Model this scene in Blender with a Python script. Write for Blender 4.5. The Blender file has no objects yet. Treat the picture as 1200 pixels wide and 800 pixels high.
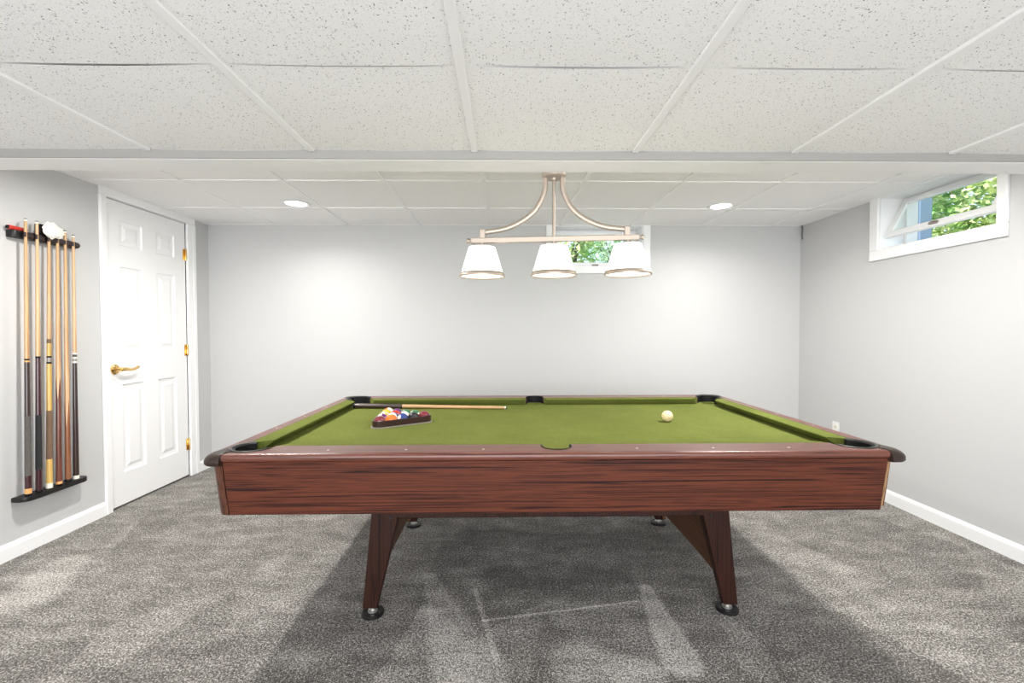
import bpy, bmesh, math, random
from mathutils import Vector, Matrix
random.seed(7)
S = bpy.context.scene
COL = S.collection
PI = math.pi

# ------------------------------------------------------------------ helpers
def new_mat(name):
    m = bpy.data.materials.new(name); m.use_nodes = True
    return m, m.node_tree, m.node_tree.nodes['Principled BSDF']

def plain(name, col, rough=.5, metal=0., spec=.5, coat=0., bump=0., bscale=200., emit=None, estr=0., vary=0., vscale=6.):
    m, nt, b = new_mat(name)
    b.inputs['Base Color'].default_value = (*col, 1)
    b.inputs['Roughness'].default_value = rough
    b.inputs['Metallic'].default_value = metal
    b.inputs['Specular IOR Level'].default_value = spec
    b.inputs['Coat Weight'].default_value = coat
    if emit:
        b.inputs['Emission Color'].default_value = (*emit, 1)
        b.inputs['Emission Strength'].default_value = estr
    tc = nt.nodes.new('ShaderNodeTexCoord')
    if bump:
        n = nt.nodes.new('ShaderNodeTexNoise'); n.inputs['Scale'].default_value = bscale; n.inputs['Detail'].default_value = 3
        nt.links.new(tc.outputs['Object'], n.inputs['Vector'])
        bp = nt.nodes.new('ShaderNodeBump'); bp.inputs['Strength'].default_value = bump; bp.inputs['Distance'].default_value = .002
        nt.links.new(n.outputs['Fac'], bp.inputs['Height']); nt.links.new(bp.outputs['Normal'], b.inputs['Normal'])
    if vary:
        n = nt.nodes.new('ShaderNodeTexNoise'); n.inputs['Scale'].default_value = vscale; n.inputs['Detail'].default_value = 4
        nt.links.new(tc.outputs['Object'], n.inputs['Vector'])
        r = nt.nodes.new('ShaderNodeValToRGB')
        r.color_ramp.elements[0].position = .3; r.color_ramp.elements[1].position = .7
        r.color_ramp.elements[0].color = (*[c*(1-vary) for c in col], 1); r.color_ramp.elements[1].color = (*[min(1, c*(1+vary)) for c in col], 1)
        nt.links.new(n.outputs['Fac'], r.inputs['Fac']); nt.links.new(r.outputs['Color'], b.inputs['Base Color'])
    return m

def nd(nt, typ, **kw):
    n = nt.nodes.new(typ)
    for k, v in kw.items():
        if k in n.inputs: n.inputs[k].default_value = v
        else: setattr(n, k, v)
    return n

def ramp(nt, stops):
    r = nt.nodes.new('ShaderNodeValToRGB'); e = r.color_ramp.elements
    while len(e) < len(stops): e.new(.5)
    for i, (p, c) in enumerate(stops):
        e[i].position = p; e[i].color = (*c, 1) if len(c) == 3 else c
    return r

def wood(name, dark, mid, light, axis='X', sc=1., rough=.32, coat=.25):
    """streaky wood grain laminate running along one axis"""
    m, nt, b = new_mat(name); L = nt.links
    tc = nt.nodes.new('ShaderNodeTexCoord')
    mp = nt.nodes.new('ShaderNodeMapping')
    s = {'X': (1.5, 40, 40), 'Y': (40, 1.5, 40), 'Z': (40, 40, 1.5)}[axis]
    mp.inputs['Scale'].default_value = [q*sc for q in s]
    L.new(tc.outputs['Object'], mp.inputs['Vector'])
    n0 = nd(nt, 'ShaderNodeTexNoise', Scale=.55, Detail=2.); L.new(mp.outputs['Vector'], n0.inputs['Vector'])
    ad = nd(nt, 'ShaderNodeVectorMath', operation='MULTIPLY_ADD')
    L.new(n0.outputs['Color'], ad.inputs[0]); ad.inputs[1].default_value = (1.2, 1.2, 1.2); L.new(mp.outputs['Vector'], ad.inputs[2])
    n1 = nd(nt, 'ShaderNodeTexNoise', Scale=2.6, Detail=4., Roughness=.6); L.new(ad.outputs[0], n1.inputs['Vector'])
    mp2 = nt.nodes.new('ShaderNodeMapping'); mp2.inputs['Scale'].default_value = [q*sc for q in {'X': (.8, 165, 165), 'Y': (165, .8, 165), 'Z': (165, 165, .8)}[axis]]
    L.new(tc.outputs['Object'], mp2.inputs['Vector'])
    ad2 = nd(nt, 'ShaderNodeVectorMath', operation='MULTIPLY_ADD'); L.new(n0.outputs['Color'], ad2.inputs[0]); ad2.inputs[1].default_value = (3, 3, 3); L.new(mp2.outputs['Vector'], ad2.inputs[2])
    n2 = nd(nt, 'ShaderNodeTexNoise', Scale=1.4, Detail=2., Roughness=.5); L.new(ad2.outputs[0], n2.inputs['Vector'])
    av = nd(nt, 'ShaderNodeMath', operation='MULTIPLY_ADD'); L.new(n2.outputs['Fac'], av.inputs[0]); av.inputs[1].default_value = .75
    hf_ = nd(nt, 'ShaderNodeMath', operation='MULTIPLY'); L.new(n1.outputs['Fac'], hf_.inputs[0]); hf_.inputs[1].default_value = .35; L.new(hf_.outputs[0], av.inputs[2])
    r = ramp(nt, [(.435, dark), (.50, mid), (.575, light), (.68, mid)])
    L.new(av.outputs[0], r.inputs['Fac']); L.new(r.outputs['Color'], b.inputs['Base Color'])
    b.inputs['Roughness'].default_value = rough; b.inputs['Specular IOR Level'].default_value = .5 if coat else .22; b.inputs['Coat Weight'].default_value = coat; b.inputs['Coat Roughness'].default_value = .25
    bp = nd(nt, 'ShaderNodeBump', Strength=.12, Distance=.001); L.new(n1.outputs['Fac'], bp.inputs['Height']); L.new(bp.outputs['Normal'], b.inputs['Normal'])
    return m

# ---- mesh building
def B(): return bmesh.new()

def box(bm, x0, x1, y0, y1, z0, z1, bev=0., seg=2):
    vs = [bm.verts.new((x, y, z)) for x in (x0, x1) for y in (y0, y1) for z in (z0, z1)]
    F = [(0, 1, 3, 2), (4, 6, 7, 5), (0, 4, 5, 1), (2, 3, 7, 6), (0, 2, 6, 4), (1, 5, 7, 3)]
    fs = [bm.faces.new([vs[i] for i in f]) for f in F]
    if bev:
        es = list({e for f in fs for e in f.edges})
        bmesh.ops.bevel(bm, geom=es, offset=bev, segments=seg, affect='EDGES', profile=.5)
    return bm

def hexa(bm, bot, top, bev=0., seg=2):
    """bot, top: 4 points each, same order"""
    a = [bm.verts.new(p) for p in bot]; b = [bm.verts.new(p) for p in top]
    fs = [bm.faces.new(a[::-1]), bm.faces.new(b)]
    for i in range(4):
        j = (i+1) % 4
        fs.append(bm.faces.new((a[i], a[j], b[j], b[i])))
    if bev:
        es = list({e for f in fs for e in f.edges})
        bmesh.ops.bevel(bm, geom=es, offset=bev, segments=seg, affect='EDGES', profile=.5)
    return bm

def prism(bm, poly, a, b, axis='Z', bev=0., seg=2, bevtest=None):
    """extrude a 2D polygon along an axis"""
    def P(p, t):
        return {'Z': (p[0], p[1], t), 'Y': (p[0], t, p[1]), 'X': (t, p[0], p[1])}[axis]
    lo = [bm.verts.new(P(p, a)) for p in poly]; hi = [bm.verts.new(P(p, b)) for p in poly]
    f0 = bm.faces.new(lo[::-1]); f1 = bm.faces.new(hi)
    n = len(poly); sides = []
    for i in range(n):
        j = (i+1) % n
        sides.append(bm.faces.new((lo[i], lo[j], hi[j], hi[i])))
    if bev:
        es = list({e for f in [f0, f1]+sides for e in f.edges})
        if bevtest: es = [e for e in es if bevtest(e)]
        bmesh.ops.bevel(bm, geom=es, offset=bev, segments=seg, affect='EDGES', profile=.5)
    return bm

def lathe(bm, prof, c=(0, 0, 0), n=32, close=True, axis='Z', zfun=None):
    """prof: list of (r, z)"""
    rings = []
    for k, (r, z) in enumerate(prof):
        ring = []
        for i in range(n):
            t = 2*PI*i/n
            zz = z + (zfun(k, t) if zfun else 0)
            p = (r*math.cos(t), r*math.sin(t), zz)
            if axis == 'X': p = (p[2], p[0], p[1])
            if axis == 'Y': p = (p[1], p[2], p[0])
            ring.append(bm.verts.new((p[0]+c[0], p[1]+c[1], p[2]+c[2])))
        rings.append(ring)
    for a, b in zip(rings, rings[1:]):
        for i in range(n):
            j = (i+1) % n
            bm.faces.new((a[i], a[j], b[j], b[i]))
    if close:
        bm.faces.new(rings[0][::-1]); bm.faces.new(rings[-1])
    return bm

def tube(bm, pts, r, n=10, flat=1.):
    """round (or flattened) rod along a path"""
    pts = [Vector(p) for p in pts]; rings = []
    for i, p in enumerate(pts):
        d = (pts[min(i+1, len(pts)-1)]-pts[max(i-1, 0)]).normalized()
        up = Vector((0, 1, 0)) if abs(d.y) < .9 else Vector((1, 0, 0))
        u = d.cross(up).normalized(); v = d.cross(u).normalized()
        rr = r[i] if isinstance(r, (list, tuple)) else r
        rings.append([bm.verts.new(p+u*rr*math.cos(2*PI*k/n)+v*rr*flat*math.sin(2*PI*k/n)) for k in range(n)])
    for a, b in zip(rings, rings[1:]):
        for i in range(n):
            j = (i+1) % n
            bm.faces.new((a[i], a[j], b[j], b[i]))
    bm.faces.new(rings[0][::-1]); bm.faces.new(rings[-1])
    return bm

def sphere(bm, c, r, u=24, v=16, sc=(1, 1, 1)):
    mt = Matrix.Translation(c) @ Matrix.Diagonal((*sc, 1))
    bmesh.ops.create_uvsphere(bm, u_segments=u, v_segments=v, radius=r, matrix=mt)
    return bm

def link(name, bm, mat=None, parent=None, smooth=False, auto=None, loc=None):
    bmesh.ops.recalc_face_normals(bm, faces=bm.faces)
    me = bpy.data.meshes.new(name); bm.to_mesh(me); bm.free()
    if mat: me.materials.append(mat)
    if smooth or auto:
        for p in me.polygons: p.use_smooth = True
    o = bpy.data.objects.new(name, me); COL.objects.link(o)
    if auto:
        try: me.set_sharp_from_angle(angle=math.radians(auto))
        except Exception: pass
    if parent: o.parent = parent
    if loc: o.location = loc
    return o

def empty(name, loc, rotz=0.):
    o = bpy.data.objects.new(name, None); COL.objects.link(o)
    o.location = loc; o.rotation_euler = (0, 0, rotz); o.empty_display_size = .1
    return o

def tag(o, label, cat, group=None):
    o['label'] = label; o['category'] = cat
    if group: o['group'] = group
    return o

def struct(o):
    o['kind'] = 'structure'; return o

# ------------------------------------------------------------------ room numbers
XL, XR = -2.533, 2.587          # side walls
YF, YR = 3.95, -1.7             # far wall, wall behind the camera
ZC, ZN = 2.074, 1.842           # far ceiling, lower near ceiling
YB0, YB1, ZB = 1.743, 1.875, 1.810   # boxed beam
T = .6096

# ------------------------------------------------------------------ materials
M_wall = plain('wall_paint', (.555, .555, .55), .75, bump=.08, bscale=350)
M_trim = plain('white_trim', (.88, .88, .875), .42)
M_doorw = plain('white_door_paint', (.87, .87, .865), .45)
M_beam = plain('beam_paint', (.86, .85, .84), .6)
M_beamshade = plain('beam_face_shade', (.31, .30, .28), .6)  # shade of the beam's unlit front, put into the colour
M_grid = plain('ceiling_grid_white', (.88, .87, .86), .45)

def ceiling_mat(name, base, hole, density):
    m, nt, b = new_mat(name); L = nt.links
    tc = nt.nodes.new('ShaderNodeTexCoord')
    def holes(scale, r0, r1, keep):
        v = nd(nt, 'ShaderNodeTexVoronoi', Scale=scale, Randomness=1.)
        w = nd(nt, 'ShaderNodeTexNoise', Scale=scale*1.7, Detail=1.)
        a = nd(nt, 'ShaderNodeVectorMath', operation='MULTIPLY_ADD')
        L.new(tc.outputs['Object'], w.inputs['Vector']); L.new(w.outputs['Color'], a.inputs[0]); a.inputs[1].default_value = (1.1/scale,)*3
        L.new(tc.outputs['Object'], a.inputs[2]); L.new(a.outputs[0], v.inputs['Vector'])
        mr = nd(nt, 'ShaderNodeMapRange'); mr.inputs[1].default_value = r0; mr.inputs[2].default_value = r1; mr.inputs[3].default_value = 1; mr.inputs[4].default_value = 0
        L.new(v.outputs['Distance'], mr.inputs[0])
        sp = nd(nt, 'ShaderNodeSeparateColor'); L.new(v.outputs['Color'], sp.inputs[0])
        lt = nd(nt, 'ShaderNodeMath', operation='LESS_THAN'); L.new(sp.outputs[0], lt.inputs[0]); lt.inputs[1].default_value = keep
        mu = nd(nt, 'ShaderNodeMath', operation='MULTIPLY'); L.new(mr.outputs[0], mu.inputs[0]); L.new(lt.outputs[0], mu.inputs[1])
        return mu
    h1 = holes(120, .15, .23, density); h2 = holes(240, .16, .30, density*.8)
    h2b = nd(nt, 'ShaderNodeMath', operation='MULTIPLY'); L.new(h2.outputs[0], h2b.inputs[0]); h2b.inputs[1].default_value = .6
    mx = nd(nt, 'ShaderNodeMath', operation='MAXIMUM'); L.new(h1.outputs[0], mx.inputs[0]); L.new(h2b.outputs[0], mx.inputs[1])
    mix = nd(nt, 'ShaderNodeMix', data_type='RGBA'); mix.inputs[6].default_value = (*base, 1); mix.inputs[7].default_value = (*hole, 1)
    L.new(mx.outputs[0], mix.inputs[0]); L.new(mix.outputs[2], b.inputs['Base Color'])
    n = nd(nt, 'ShaderNodeTexNoise', Scale=260., Detail=3.); L.new(tc.outputs['Object'], n.inputs['Vector'])
    sb = nd(nt, 'ShaderNodeMath', operation='MULTIPLY_ADD'); L.new(mx.outputs[0], sb.inputs[0]); sb.inputs[1].default_value = -2.; L.new(n.outputs['Fac'], sb.inputs[2])
    bp = nd(nt, 'ShaderNodeBump', Strength=.35, Distance=.002); L.new(sb.outputs[0], bp.inputs['Height']); L.new(bp.outputs['Normal'], b.inputs['Normal'])
    b.inputs['Roughness'].default_value = .9; b.inputs['Specular IOR Level'].default_value = .15
    return m
M_tile = ceiling_mat('fissured_tile', (.90, .89, .875), (.13, .125, .12), .50)
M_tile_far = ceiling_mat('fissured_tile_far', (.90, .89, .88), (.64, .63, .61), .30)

STROKES = [((-.09, 1.80), (.575, 1.92), .007, .007, .14), ((-.135, 2.02), (-.03, 1.58), .012, .012, .10),
           ((-.36, 2.14), (-.12, 1.52), .03, .13, .09), ((.635, 2.02), (.62, 1.56), .03, .075, .13),
           ((.25, 1.56), (.47, 1.51), .10, .07, .10), ((-2.1, 2.0), (-2.2, 2.27), .13, .10, .07),
           ((-.20, 2.55), (1.0, 2.45), .10, .12, -.05), ((.02, 2.10), (.45, 2.08), .13, .16, -.06)]
def carpet_mat():
    m, nt, b = new_mat('grey_heather_carpet'); L = nt.links
    tc = nt.nodes.new('ShaderNodeTexCoord')
    O = tc.outputs['Object']
    f1 = nd(nt, 'ShaderNodeTexNoise', Scale=190., Detail=2., Roughness=.7); L.new(O, f1.inputs['Vector'])
    f2 = nd(nt, 'ShaderNodeTexNoise', Scale=95., Detail=2.); L.new(O, f2.inputs['Vector'])
    add = nd(nt, 'ShaderNodeMath', operation='MULTIPLY_ADD'); L.new(f2.outputs['Fac'], add.inputs[0]); add.inputs[1].default_value = .55; L.new(f1.outputs['Fac'], add.inputs[2])
    # pile brushed in broad strokes
    mp = nd(nt, 'ShaderNodeMapping'); mp.inputs['Rotation'].default_value = (0, 0, 1.05); mp.inputs['Scale'].default_value = (2.5, 9, 1); L.new(O, mp.inputs['Vector'])
    m1 = nd(nt, 'ShaderNodeTexNoise', Scale=1.3, Detail=4., Roughness=.55, Distortion=.5); L.new(mp.outputs['Vector'], m1.inputs['Vector'])
    m2 = nd(nt, 'ShaderNodeTexNoise', Scale=9., Detail=4., Roughness=.6); L.new(O, m2.inputs['Vector'])
    k = nd(nt, 'ShaderNodeMath', operation='MULTIPLY_ADD'); L.new(m1.outputs['Fac'], k.inputs[0]); k.inputs[1].default_value = .24; L.new(add.outputs[0], k.inputs[2])
    k2 = nd(nt, 'ShaderNodeMath', operation='MULTIPLY_ADD'); L.new(m2.outputs['Fac'], k2.inputs[0]); k2.inputs[1].default_value = .22; L.new(k.outputs[0], k2.inputs[2])
    # swaths the vacuum left: angular patches with the pile lying another way
    mv = nd(nt, 'ShaderNodeMapping'); mv.inputs['Rotation'].default_value = (0, 0, .35); mv.inputs['Scale'].default_value = (2.3, 1.15, 1); mv.inputs['Location'].default_value = (.3, .2, 0); L.new(O, mv.inputs['Vector'])
    wv = nd(nt, 'ShaderNodeVectorMath', operation='MULTIPLY_ADD'); L.new(m2.outputs['Color'], wv.inputs[0]); wv.inputs[1].default_value = (.12, .12, 0); L.new(mv.outputs['Vector'], wv.inputs[2])
    vo = nd(nt, 'ShaderNodeTexVoronoi', Scale=1.25); L.new(wv.outputs[0], vo.inputs['Vector'])
    sv = nt.nodes.new('ShaderNodeSeparateColor'); L.new(vo.outputs['Color'], sv.inputs[0])
    k3 = nd(nt, 'ShaderNodeMath', operation='MULTIPLY_ADD'); L.new(sv.outputs[0], k3.inputs[0]); k3.inputs[1].default_value = .07; L.new(k2.outputs[0], k3.inputs[2])
    # single marks: strokes of pile brushed the lighter or darker way
    def stroke(a, b2, w0, w1, amt, prev):
        ax, ay = a; dx, dy = b2[0]-ax, b2[1]-ay; q = dx*dx+dy*dy
        sb = nd(nt, 'ShaderNodeVectorMath', operation='SUBTRACT'); L.new(O, sb.inputs[0]); sb.inputs[1].default_value = (ax, ay, 0)
        dt = nd(nt, 'ShaderNodeVectorMath', operation='DOT_PRODUCT'); L.new(sb.outputs[0], dt.inputs[0]); dt.inputs[1].default_value = (dx/q, dy/q, 0)
        cl = nd(nt, 'ShaderNodeClamp'); L.new(dt.outputs['Value'], cl.inputs[0])
        sc_ = nd(nt, 'ShaderNodeVectorMath', operation='SCALE'); sc_.inputs[0].default_value = (dx, dy, 0); L.new(cl.outputs[0], sc_.inputs['Scale'])
        df = nd(nt, 'ShaderNodeVectorMath', operation='SUBTRACT'); L.new(sb.outputs[0], df.inputs[0]); L.new(sc_.outputs[0], df.inputs[1])
        xy = nd(nt, 'ShaderNodeVectorMath', operation='MULTIPLY'); L.new(df.outputs[0], xy.inputs[0]); xy.inputs[1].default_value = (1, 1, 0)
        ln = nd(nt, 'ShaderNodeVectorMath', operation='LENGTH'); L.new(xy.outputs[0], ln.inputs[0])
        jn = nd(nt, 'ShaderNodeMath', operation='MULTIPLY_ADD'); L.new(m2.outputs['Fac'], jn.inputs[0]); jn.inputs[1].default_value = w0*.5; L.new(ln.outputs['Value'], jn.inputs[2])
        wd = nd(nt, 'ShaderNodeMath', operation='MULTIPLY_ADD'); L.new(cl.outputs[0], wd.inputs[0]); wd.inputs[1].default_value = w1-w0; wd.inputs[2].default_value = w0*1.25
        dd = nd(nt, 'ShaderNodeMath', operation='DIVIDE'); L.new(jn.outputs[0], dd.inputs[0]); L.new(wd.outputs[0], dd.inputs[1])
        mr = nd(nt, 'ShaderNodeMapRange'); mr.inputs[1].default_value = .8; mr.inputs[2].default_value = 1.15; mr.inputs[3].default_value = amt; mr.inputs[4].default_value = 0; L.new(dd.outputs[0], mr.inputs[0])
        ad_ = nd(nt, 'ShaderNodeMath', operation='ADD'); L.new(mr.outputs[0], ad_.inputs[0]); L.new(prev.outputs[0], ad_.inputs[1])
        return ad_
    for st in STROKES: k3 = stroke(*st, k3)
    r = ramp(nt, [(.515, (.066, .059, .052)), (.585, (.215, .199, .180)), (.64, (.385, .362, .332)), (.735, (.80, .76, .71))])
    dv = nd(nt, 'ShaderNodeMath', operation='DIVIDE'); L.new(k3.outputs[0], dv.inputs[0]); dv.inputs[1].default_value = 1.8
    L.new(dv.outputs[0], r.inputs['Fac']); L.new(r.outputs['Color'], b.inputs['Base Color'])
    bp = nd(nt, 'ShaderNodeBump', Strength=.8, Distance=.006); L.new(add.outputs[0], bp.inputs['Height']); L.new(bp.outputs['Normal'], b.inputs['Normal'])
    b.inputs['Roughness'].default_value = 1.; b.inputs['Specular IOR Level'].default_value = .05
    b.inputs['Sheen Weight'].default_value = .15
    return m
M_carpet = carpet_mat()

def felt_mat():
    m, nt, b = new_mat('green_felt'); L = nt.links
    tc = nt.nodes.new('ShaderNodeTexCoord')
    n = nd(nt, 'ShaderNodeTexNoise', Scale=320., Detail=3.); L.new(tc.outputs['Object'], n.inputs['Vector'])
    n2 = nd(nt, 'ShaderNodeTexNoise', Scale=5., Detail=5.); L.new(tc.outputs['Object'], n2.inputs['Vector'])
    a = nd(nt, 'ShaderNodeMath', operation='MULTIPLY_ADD'); L.new(n2.outputs['Fac'], a.inputs[0]); a.inputs[1].default_value = .35; L.new(n.outputs['Fac'], a.inputs[2])
    r = ramp(nt, [(.45, (.086, .110, .021)), (.95, (.184, .205, .056))]); L.new(a.outputs[0], r.inputs['Fac']); L.new(r.outputs['Color'], b.inputs['Base Color'])
    bp = nd(nt, 'ShaderNodeBump', Strength=.3, Distance=.001); L.new(n.outputs['Fac'], bp.inputs['Height']); L.new(bp.outputs['Normal'], b.inputs['Normal'])
    b.inputs['Roughness'].default_value = .95; b.inputs['Specular IOR Level'].default_value = .05
    return m
M_felt = felt_mat()
M_wood = wood('rosewood_laminate', (.013, .0045, .0035), (.054, .0145, .0085), (.118, .031, .0145), rough=.42, coat=0)
M_rail = wood('rosewood_rail', (.045, .014, .009), (.105, .032, .020), (.165, .054, .036), rough=.33, coat=.08)
M_legw = wood('rosewood_leg', (.008, .003, .0025), (.023, .0075, .005), (.038, .012, .007), axis='Z', rough=.45, coat=0)
M_postw = wood('dark_corner_wood', (.020, .010, .007), (.065, .024, .014), (.11, .042, .024), axis='Z', rough=.4, coat=0)
M_panelw = wood('brown_panel_wood', (.055, .022, .011), (.105, .045, .022), (.15, .068, .034), axis='Y', rough=.5, coat=0)
M_raww = wood('raw_edge_wood', (.16, .085, .04), (.28, .16, .08), (.36, .22, .11), axis='Z', rough=.7, coat=0)
M_capbrown = plain('dark_brown_cap', (.026, .014, .010), .38, spec=.4)
M_black = plain('black_rubber', (.006, .006, .007), .6, spec=.2)
M_ringgrey = plain('pocket_ring_grey', (.030, .030, .028), .4, spec=.4)
M_satinblack = plain('satin_black', (.009, .008, .008), .4, spec=.4)
M_chrome = plain('chrome', (.62, .60, .57), .35, .8)
M_nickel = plain('brushed_nickel_champagne', (.47, .395, .325), .42, .7, bump=.05, bscale=400)
M_brass = plain('polished_brass', (.86, .58, .22), .18, 1.)
M_pearl = plain('pearl_inlay', (.85, .82, .78), .25)
M_whiteplastic = plain('white_plastic', (.82, .82, .80), .35)
M_ivory = plain('ivory_plastic', (.80, .74, .58), .3)
M_tanw = wood('maple_shaft', (.40, .215, .095), (.52, .30, .14), (.60, .38, .195), axis='Z', rough=.3, coat=.3)
M_paletan = wood('pale_maple_shaft', (.47, .275, .135), (.57, .36, .19), (.66, .45, .26), axis='Z', rough=.3, coat=.3)
M_yelw = wood('amber_wood', (.42, .24, .05), (.58, .36, .09), (.66, .44, .13), axis='Z', rough=.3, coat=.3)
M_redbr = wood('reddish_brown_butt', (.075, .020, .012), (.13, .038, .022), (.17, .055, .03), axis='Z', rough=.25, coat=.5)
M_medbr = wood('warm_brown_butt', (.14, .048, .020), (.22, .080, .035), (.28, .11, .05), axis='Z', rough=.25, coat=.5)
M_maroon = plain('maroon_lacquer', (.045, .010, .014), .25, coat=.5)
M_darkbr = plain('dark_brown_lacquer', (.035, .018, .014), .28, coat=.4)
M_greywrap = plain('grey_fleck_wrap', (.095, .085, .075), .8, bump=.4, bscale=900, vary=.5, vscale=400)
M_blackwrap = plain('black_wrap', (.014, .014, .015), .75, bump=.4, bscale=900)
M_brownwrap = plain('brown_wrap', (.16, .095, .055), .8, bump=.4, bscale=900, vary=.25, vscale=300)
M_orange_cap = plain('orange_tan_collar', (.72, .36, .13), .35)
M_cream = plain('cream_collar', (.80, .76, .66), .35)
M_chalkblue = plain('leather_tip', (.10, .09, .085), .8)
M_red = plain('red_plastic', (.55, .035, .022), .3)
M_greymetal = plain('grey_ring', (.30, .27, .24), .35, .4)

# ------------------------------------------------------------------ room shell
# floor
bm = B(); box(bm, XL-.2, XR+.2, YR-.2, YF+.2, -.12, 0)
fl = struct(link('floor', bm, M_carpet))

def wall_with_hole(name, axis, pos, thick, a0, a1, z0, z1, holes):
    """wall slab in plane axis=pos, cut by rectangular holes (a0,a1,z0,z1)"""
    bm = B()
    cuts = sorted({a0, a1, *[h[0] for h in holes], *[h[1] for h in holes]})
    for c0, c1 in zip(cuts, cuts[1:]):
        mid = (c0+c1)/2
        zz = [(h[2], h[3]) for h in holes if h[0] <= mid <= h[1]]
        segs = []; z = z0
        for h0, h1 in sorted(zz): segs.append((z, h0)); z = h1
        segs.append((z, z1))
        for s0, s1 in segs:
            if s1-s0 < 1e-4: continue
            if axis == 'X': box(bm, min(pos, pos+thick), max(pos, pos+thick), c0, c1, s0, s1)
            else: box(bm, c0, c1, min(pos, pos+thick), max(pos, pos+thick), s0, s1)
    bmesh.ops.remove_doubles(bm, verts=bm.verts, dist=1e-5)
    return struct(link(name, bm, M_wall))

DY0, DY1, DZ1 = 2.945, 3.672, 2.018    # door opening
WY0, WY1, WZ0, WZ1 = 2.352, 3.112, 1.714, 2.0735   # right window opening
BX0, BX1 = .424, 1.203                  # far window opening
WD = .26
wall_with_hole('wall_left', 'X', XL, -.14, YR-.14, YF+.14, -.05, 2.3, [(DY0, DY1, -.05, DZ1)])
wall_with_hole('wall_right', 'X', XR, WD, YR-.14, YF+WD, -.05, 2.3, [(WY0, WY1, WZ0, WZ1)])
wall_with_hole('wall_far', 'Y', YF, WD, XL, XR, -.05, 2.3, [(BX0, BX1, WZ0, WZ1)])
wall_with_hole('wall_rear', 'Y', YR, -.14, XL, XR, -.05, 2.3, [(-2.2, 2.2, .05, 1.78)])
# dark closet space closing the door opening behind the leaf
bm = B(); box(bm, XL-.19, XL-.14, DY0-.1, DY1+.1, -.05, 2.2)
struct(link('trim_5', bm, M_wall))

# far ceiling (tiles) with its grid of tees
XF, XN = -.1222, -.7221
Y1, Y2 = 2.79, 3.405
bm = B(); box(bm, XL, XR, YB0+.02, YF, ZC, ZC+.1)
fc = struct(link('ceiling', bm, M_tile_far))
bm = B()
for i in range(-5, 6):
    x = XF+i*T
    if XL < x < XR: box(bm, x-.012, x+.012, YB1+.002, YF, ZC-.008, ZC+.004, .002, 1)
for y in (Y1-T, Y1, Y2): box(bm, XL, XR, y-.009, y+.009, ZC-.006, ZC+.004)
box(bm, XL, XR, YF-.018, YF, ZC-.004, ZC+.004)
box(bm, XL, XL+.018, YB0+.03, YF, ZC-.004, ZC+.004); box(bm, XR-.018, XR, YB0+.03, YF, ZC-.004, ZC+.004)
g = link('ceiling_grid', bm, M_grid, fc)

# near lower ceiling: tiles that sag a little between the tees
YG = 1.186
def sag_tile(bm, x0, x1, y0, y1, z, sag):
    nx, ny = 10, 6; V = []
    for i in range(nx+1):
        row = []
        for j in range(ny+1):
            u, v = i/nx, j/ny
            s = .35+.65*(1-(2*u-1)**2)
            dz = -sag*s*(.75+.25*(1-(2*v-1)**2))
            row.append(bm.verts.new((x0+(x1-x0)*u, y0+(y1-y0)*v, z+dz)))
        V.append(row)
    for i in range(nx):
        for j in range(ny):
            bm.faces.new((V[i][j], V[i][j+1], V[i+1][j+1], V[i+1][j]))
bm = B()
box(bm, XL, XR, YR, YB0+.01, ZN+.03, ZN+.13)
for i in range(-4, 7):
    x0, x1 = max(XN+i*T, XL), min(XN+(i+1)*T, XR)
    if x1-x0 < .02: continue
    for j in range(-5, 2):
        y0, y1 = max(YG+j*T, YR), min(YG+(j+1)*T, YB0)
        if y1-y0 < .02: continue
        sag_tile(bm, x0+.003, x1-.003, y0+.003, y1-.003, ZN+.004, .0085+random.uniform(-.002, .0025))
nc = struct(link('ceiling', bm, M_tile, auto=40))
bm = B()
for i in range(-4, 7):
    x = XN+i*T
    if XL < x < XR: box(bm, x-.0125, x+.0125, YR, YB0-.008, ZN-.007, ZN+.006, .003, 2)
for j in range(-7, 1):
    y = YG+j*T
    box(bm, XL, XR, y-.010, y+.010, ZN+.0015, ZN+.008)
link('ceiling_grid', bm, M_grid, nc)

# boxed beam across the room
bm = B()
prism(bm, [(YB0, ZB+.004), (YB0+.004, ZB), (YB1-.004, ZB), (YB1, ZB+.004), (YB1, ZC+.05), (YB0, ZC+.05)], XL, XR, 'X')
bmm = struct(link('trim_1', bm, M_beam))
bm = B(); box(bm, XL, XR, YB0-.006, YB0+.001, ZB+.001, ZN+.012)  # added strip carrying the painted shade of the beam's front face
link('beam_shade_strip', bm, M_beamshade, bmm)

# baseboards
def baseboard(name, axis, pos, sgn, a0, a1):
    bm = B()
    prof = [(0, 0), (.014, 0), (.014, .066), (.011, .076), (.006, .083), (0, .085)]
    if axis == 'X': prism(bm, [(pos+sgn*p[0], p[1]) for p in prof], a0, a1, 'Y')
    else: prism(bm, [(pos+sgn*p[0], p[1]) for p in prof], a0, a1, 'X')
    return struct(link(name, bm, M_trim))
baseboard('baseboard_left', 'X', XL, 1, YR, 2.893)
baseboard('baseboard_left', 'X', XL, 1, 3.766, YF)
baseboard('baseboard_right', 'X', XR, -1, YR, YF)
baseboard('baseboard_far', 'Y', YF, -1, XL+.014, XR-.014)

# ------------------------------------------------------------------ door on the left wall
door = struct(empty('door_1', (XL, DY0, 0)))
def dl(y): return y-DY0
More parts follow.
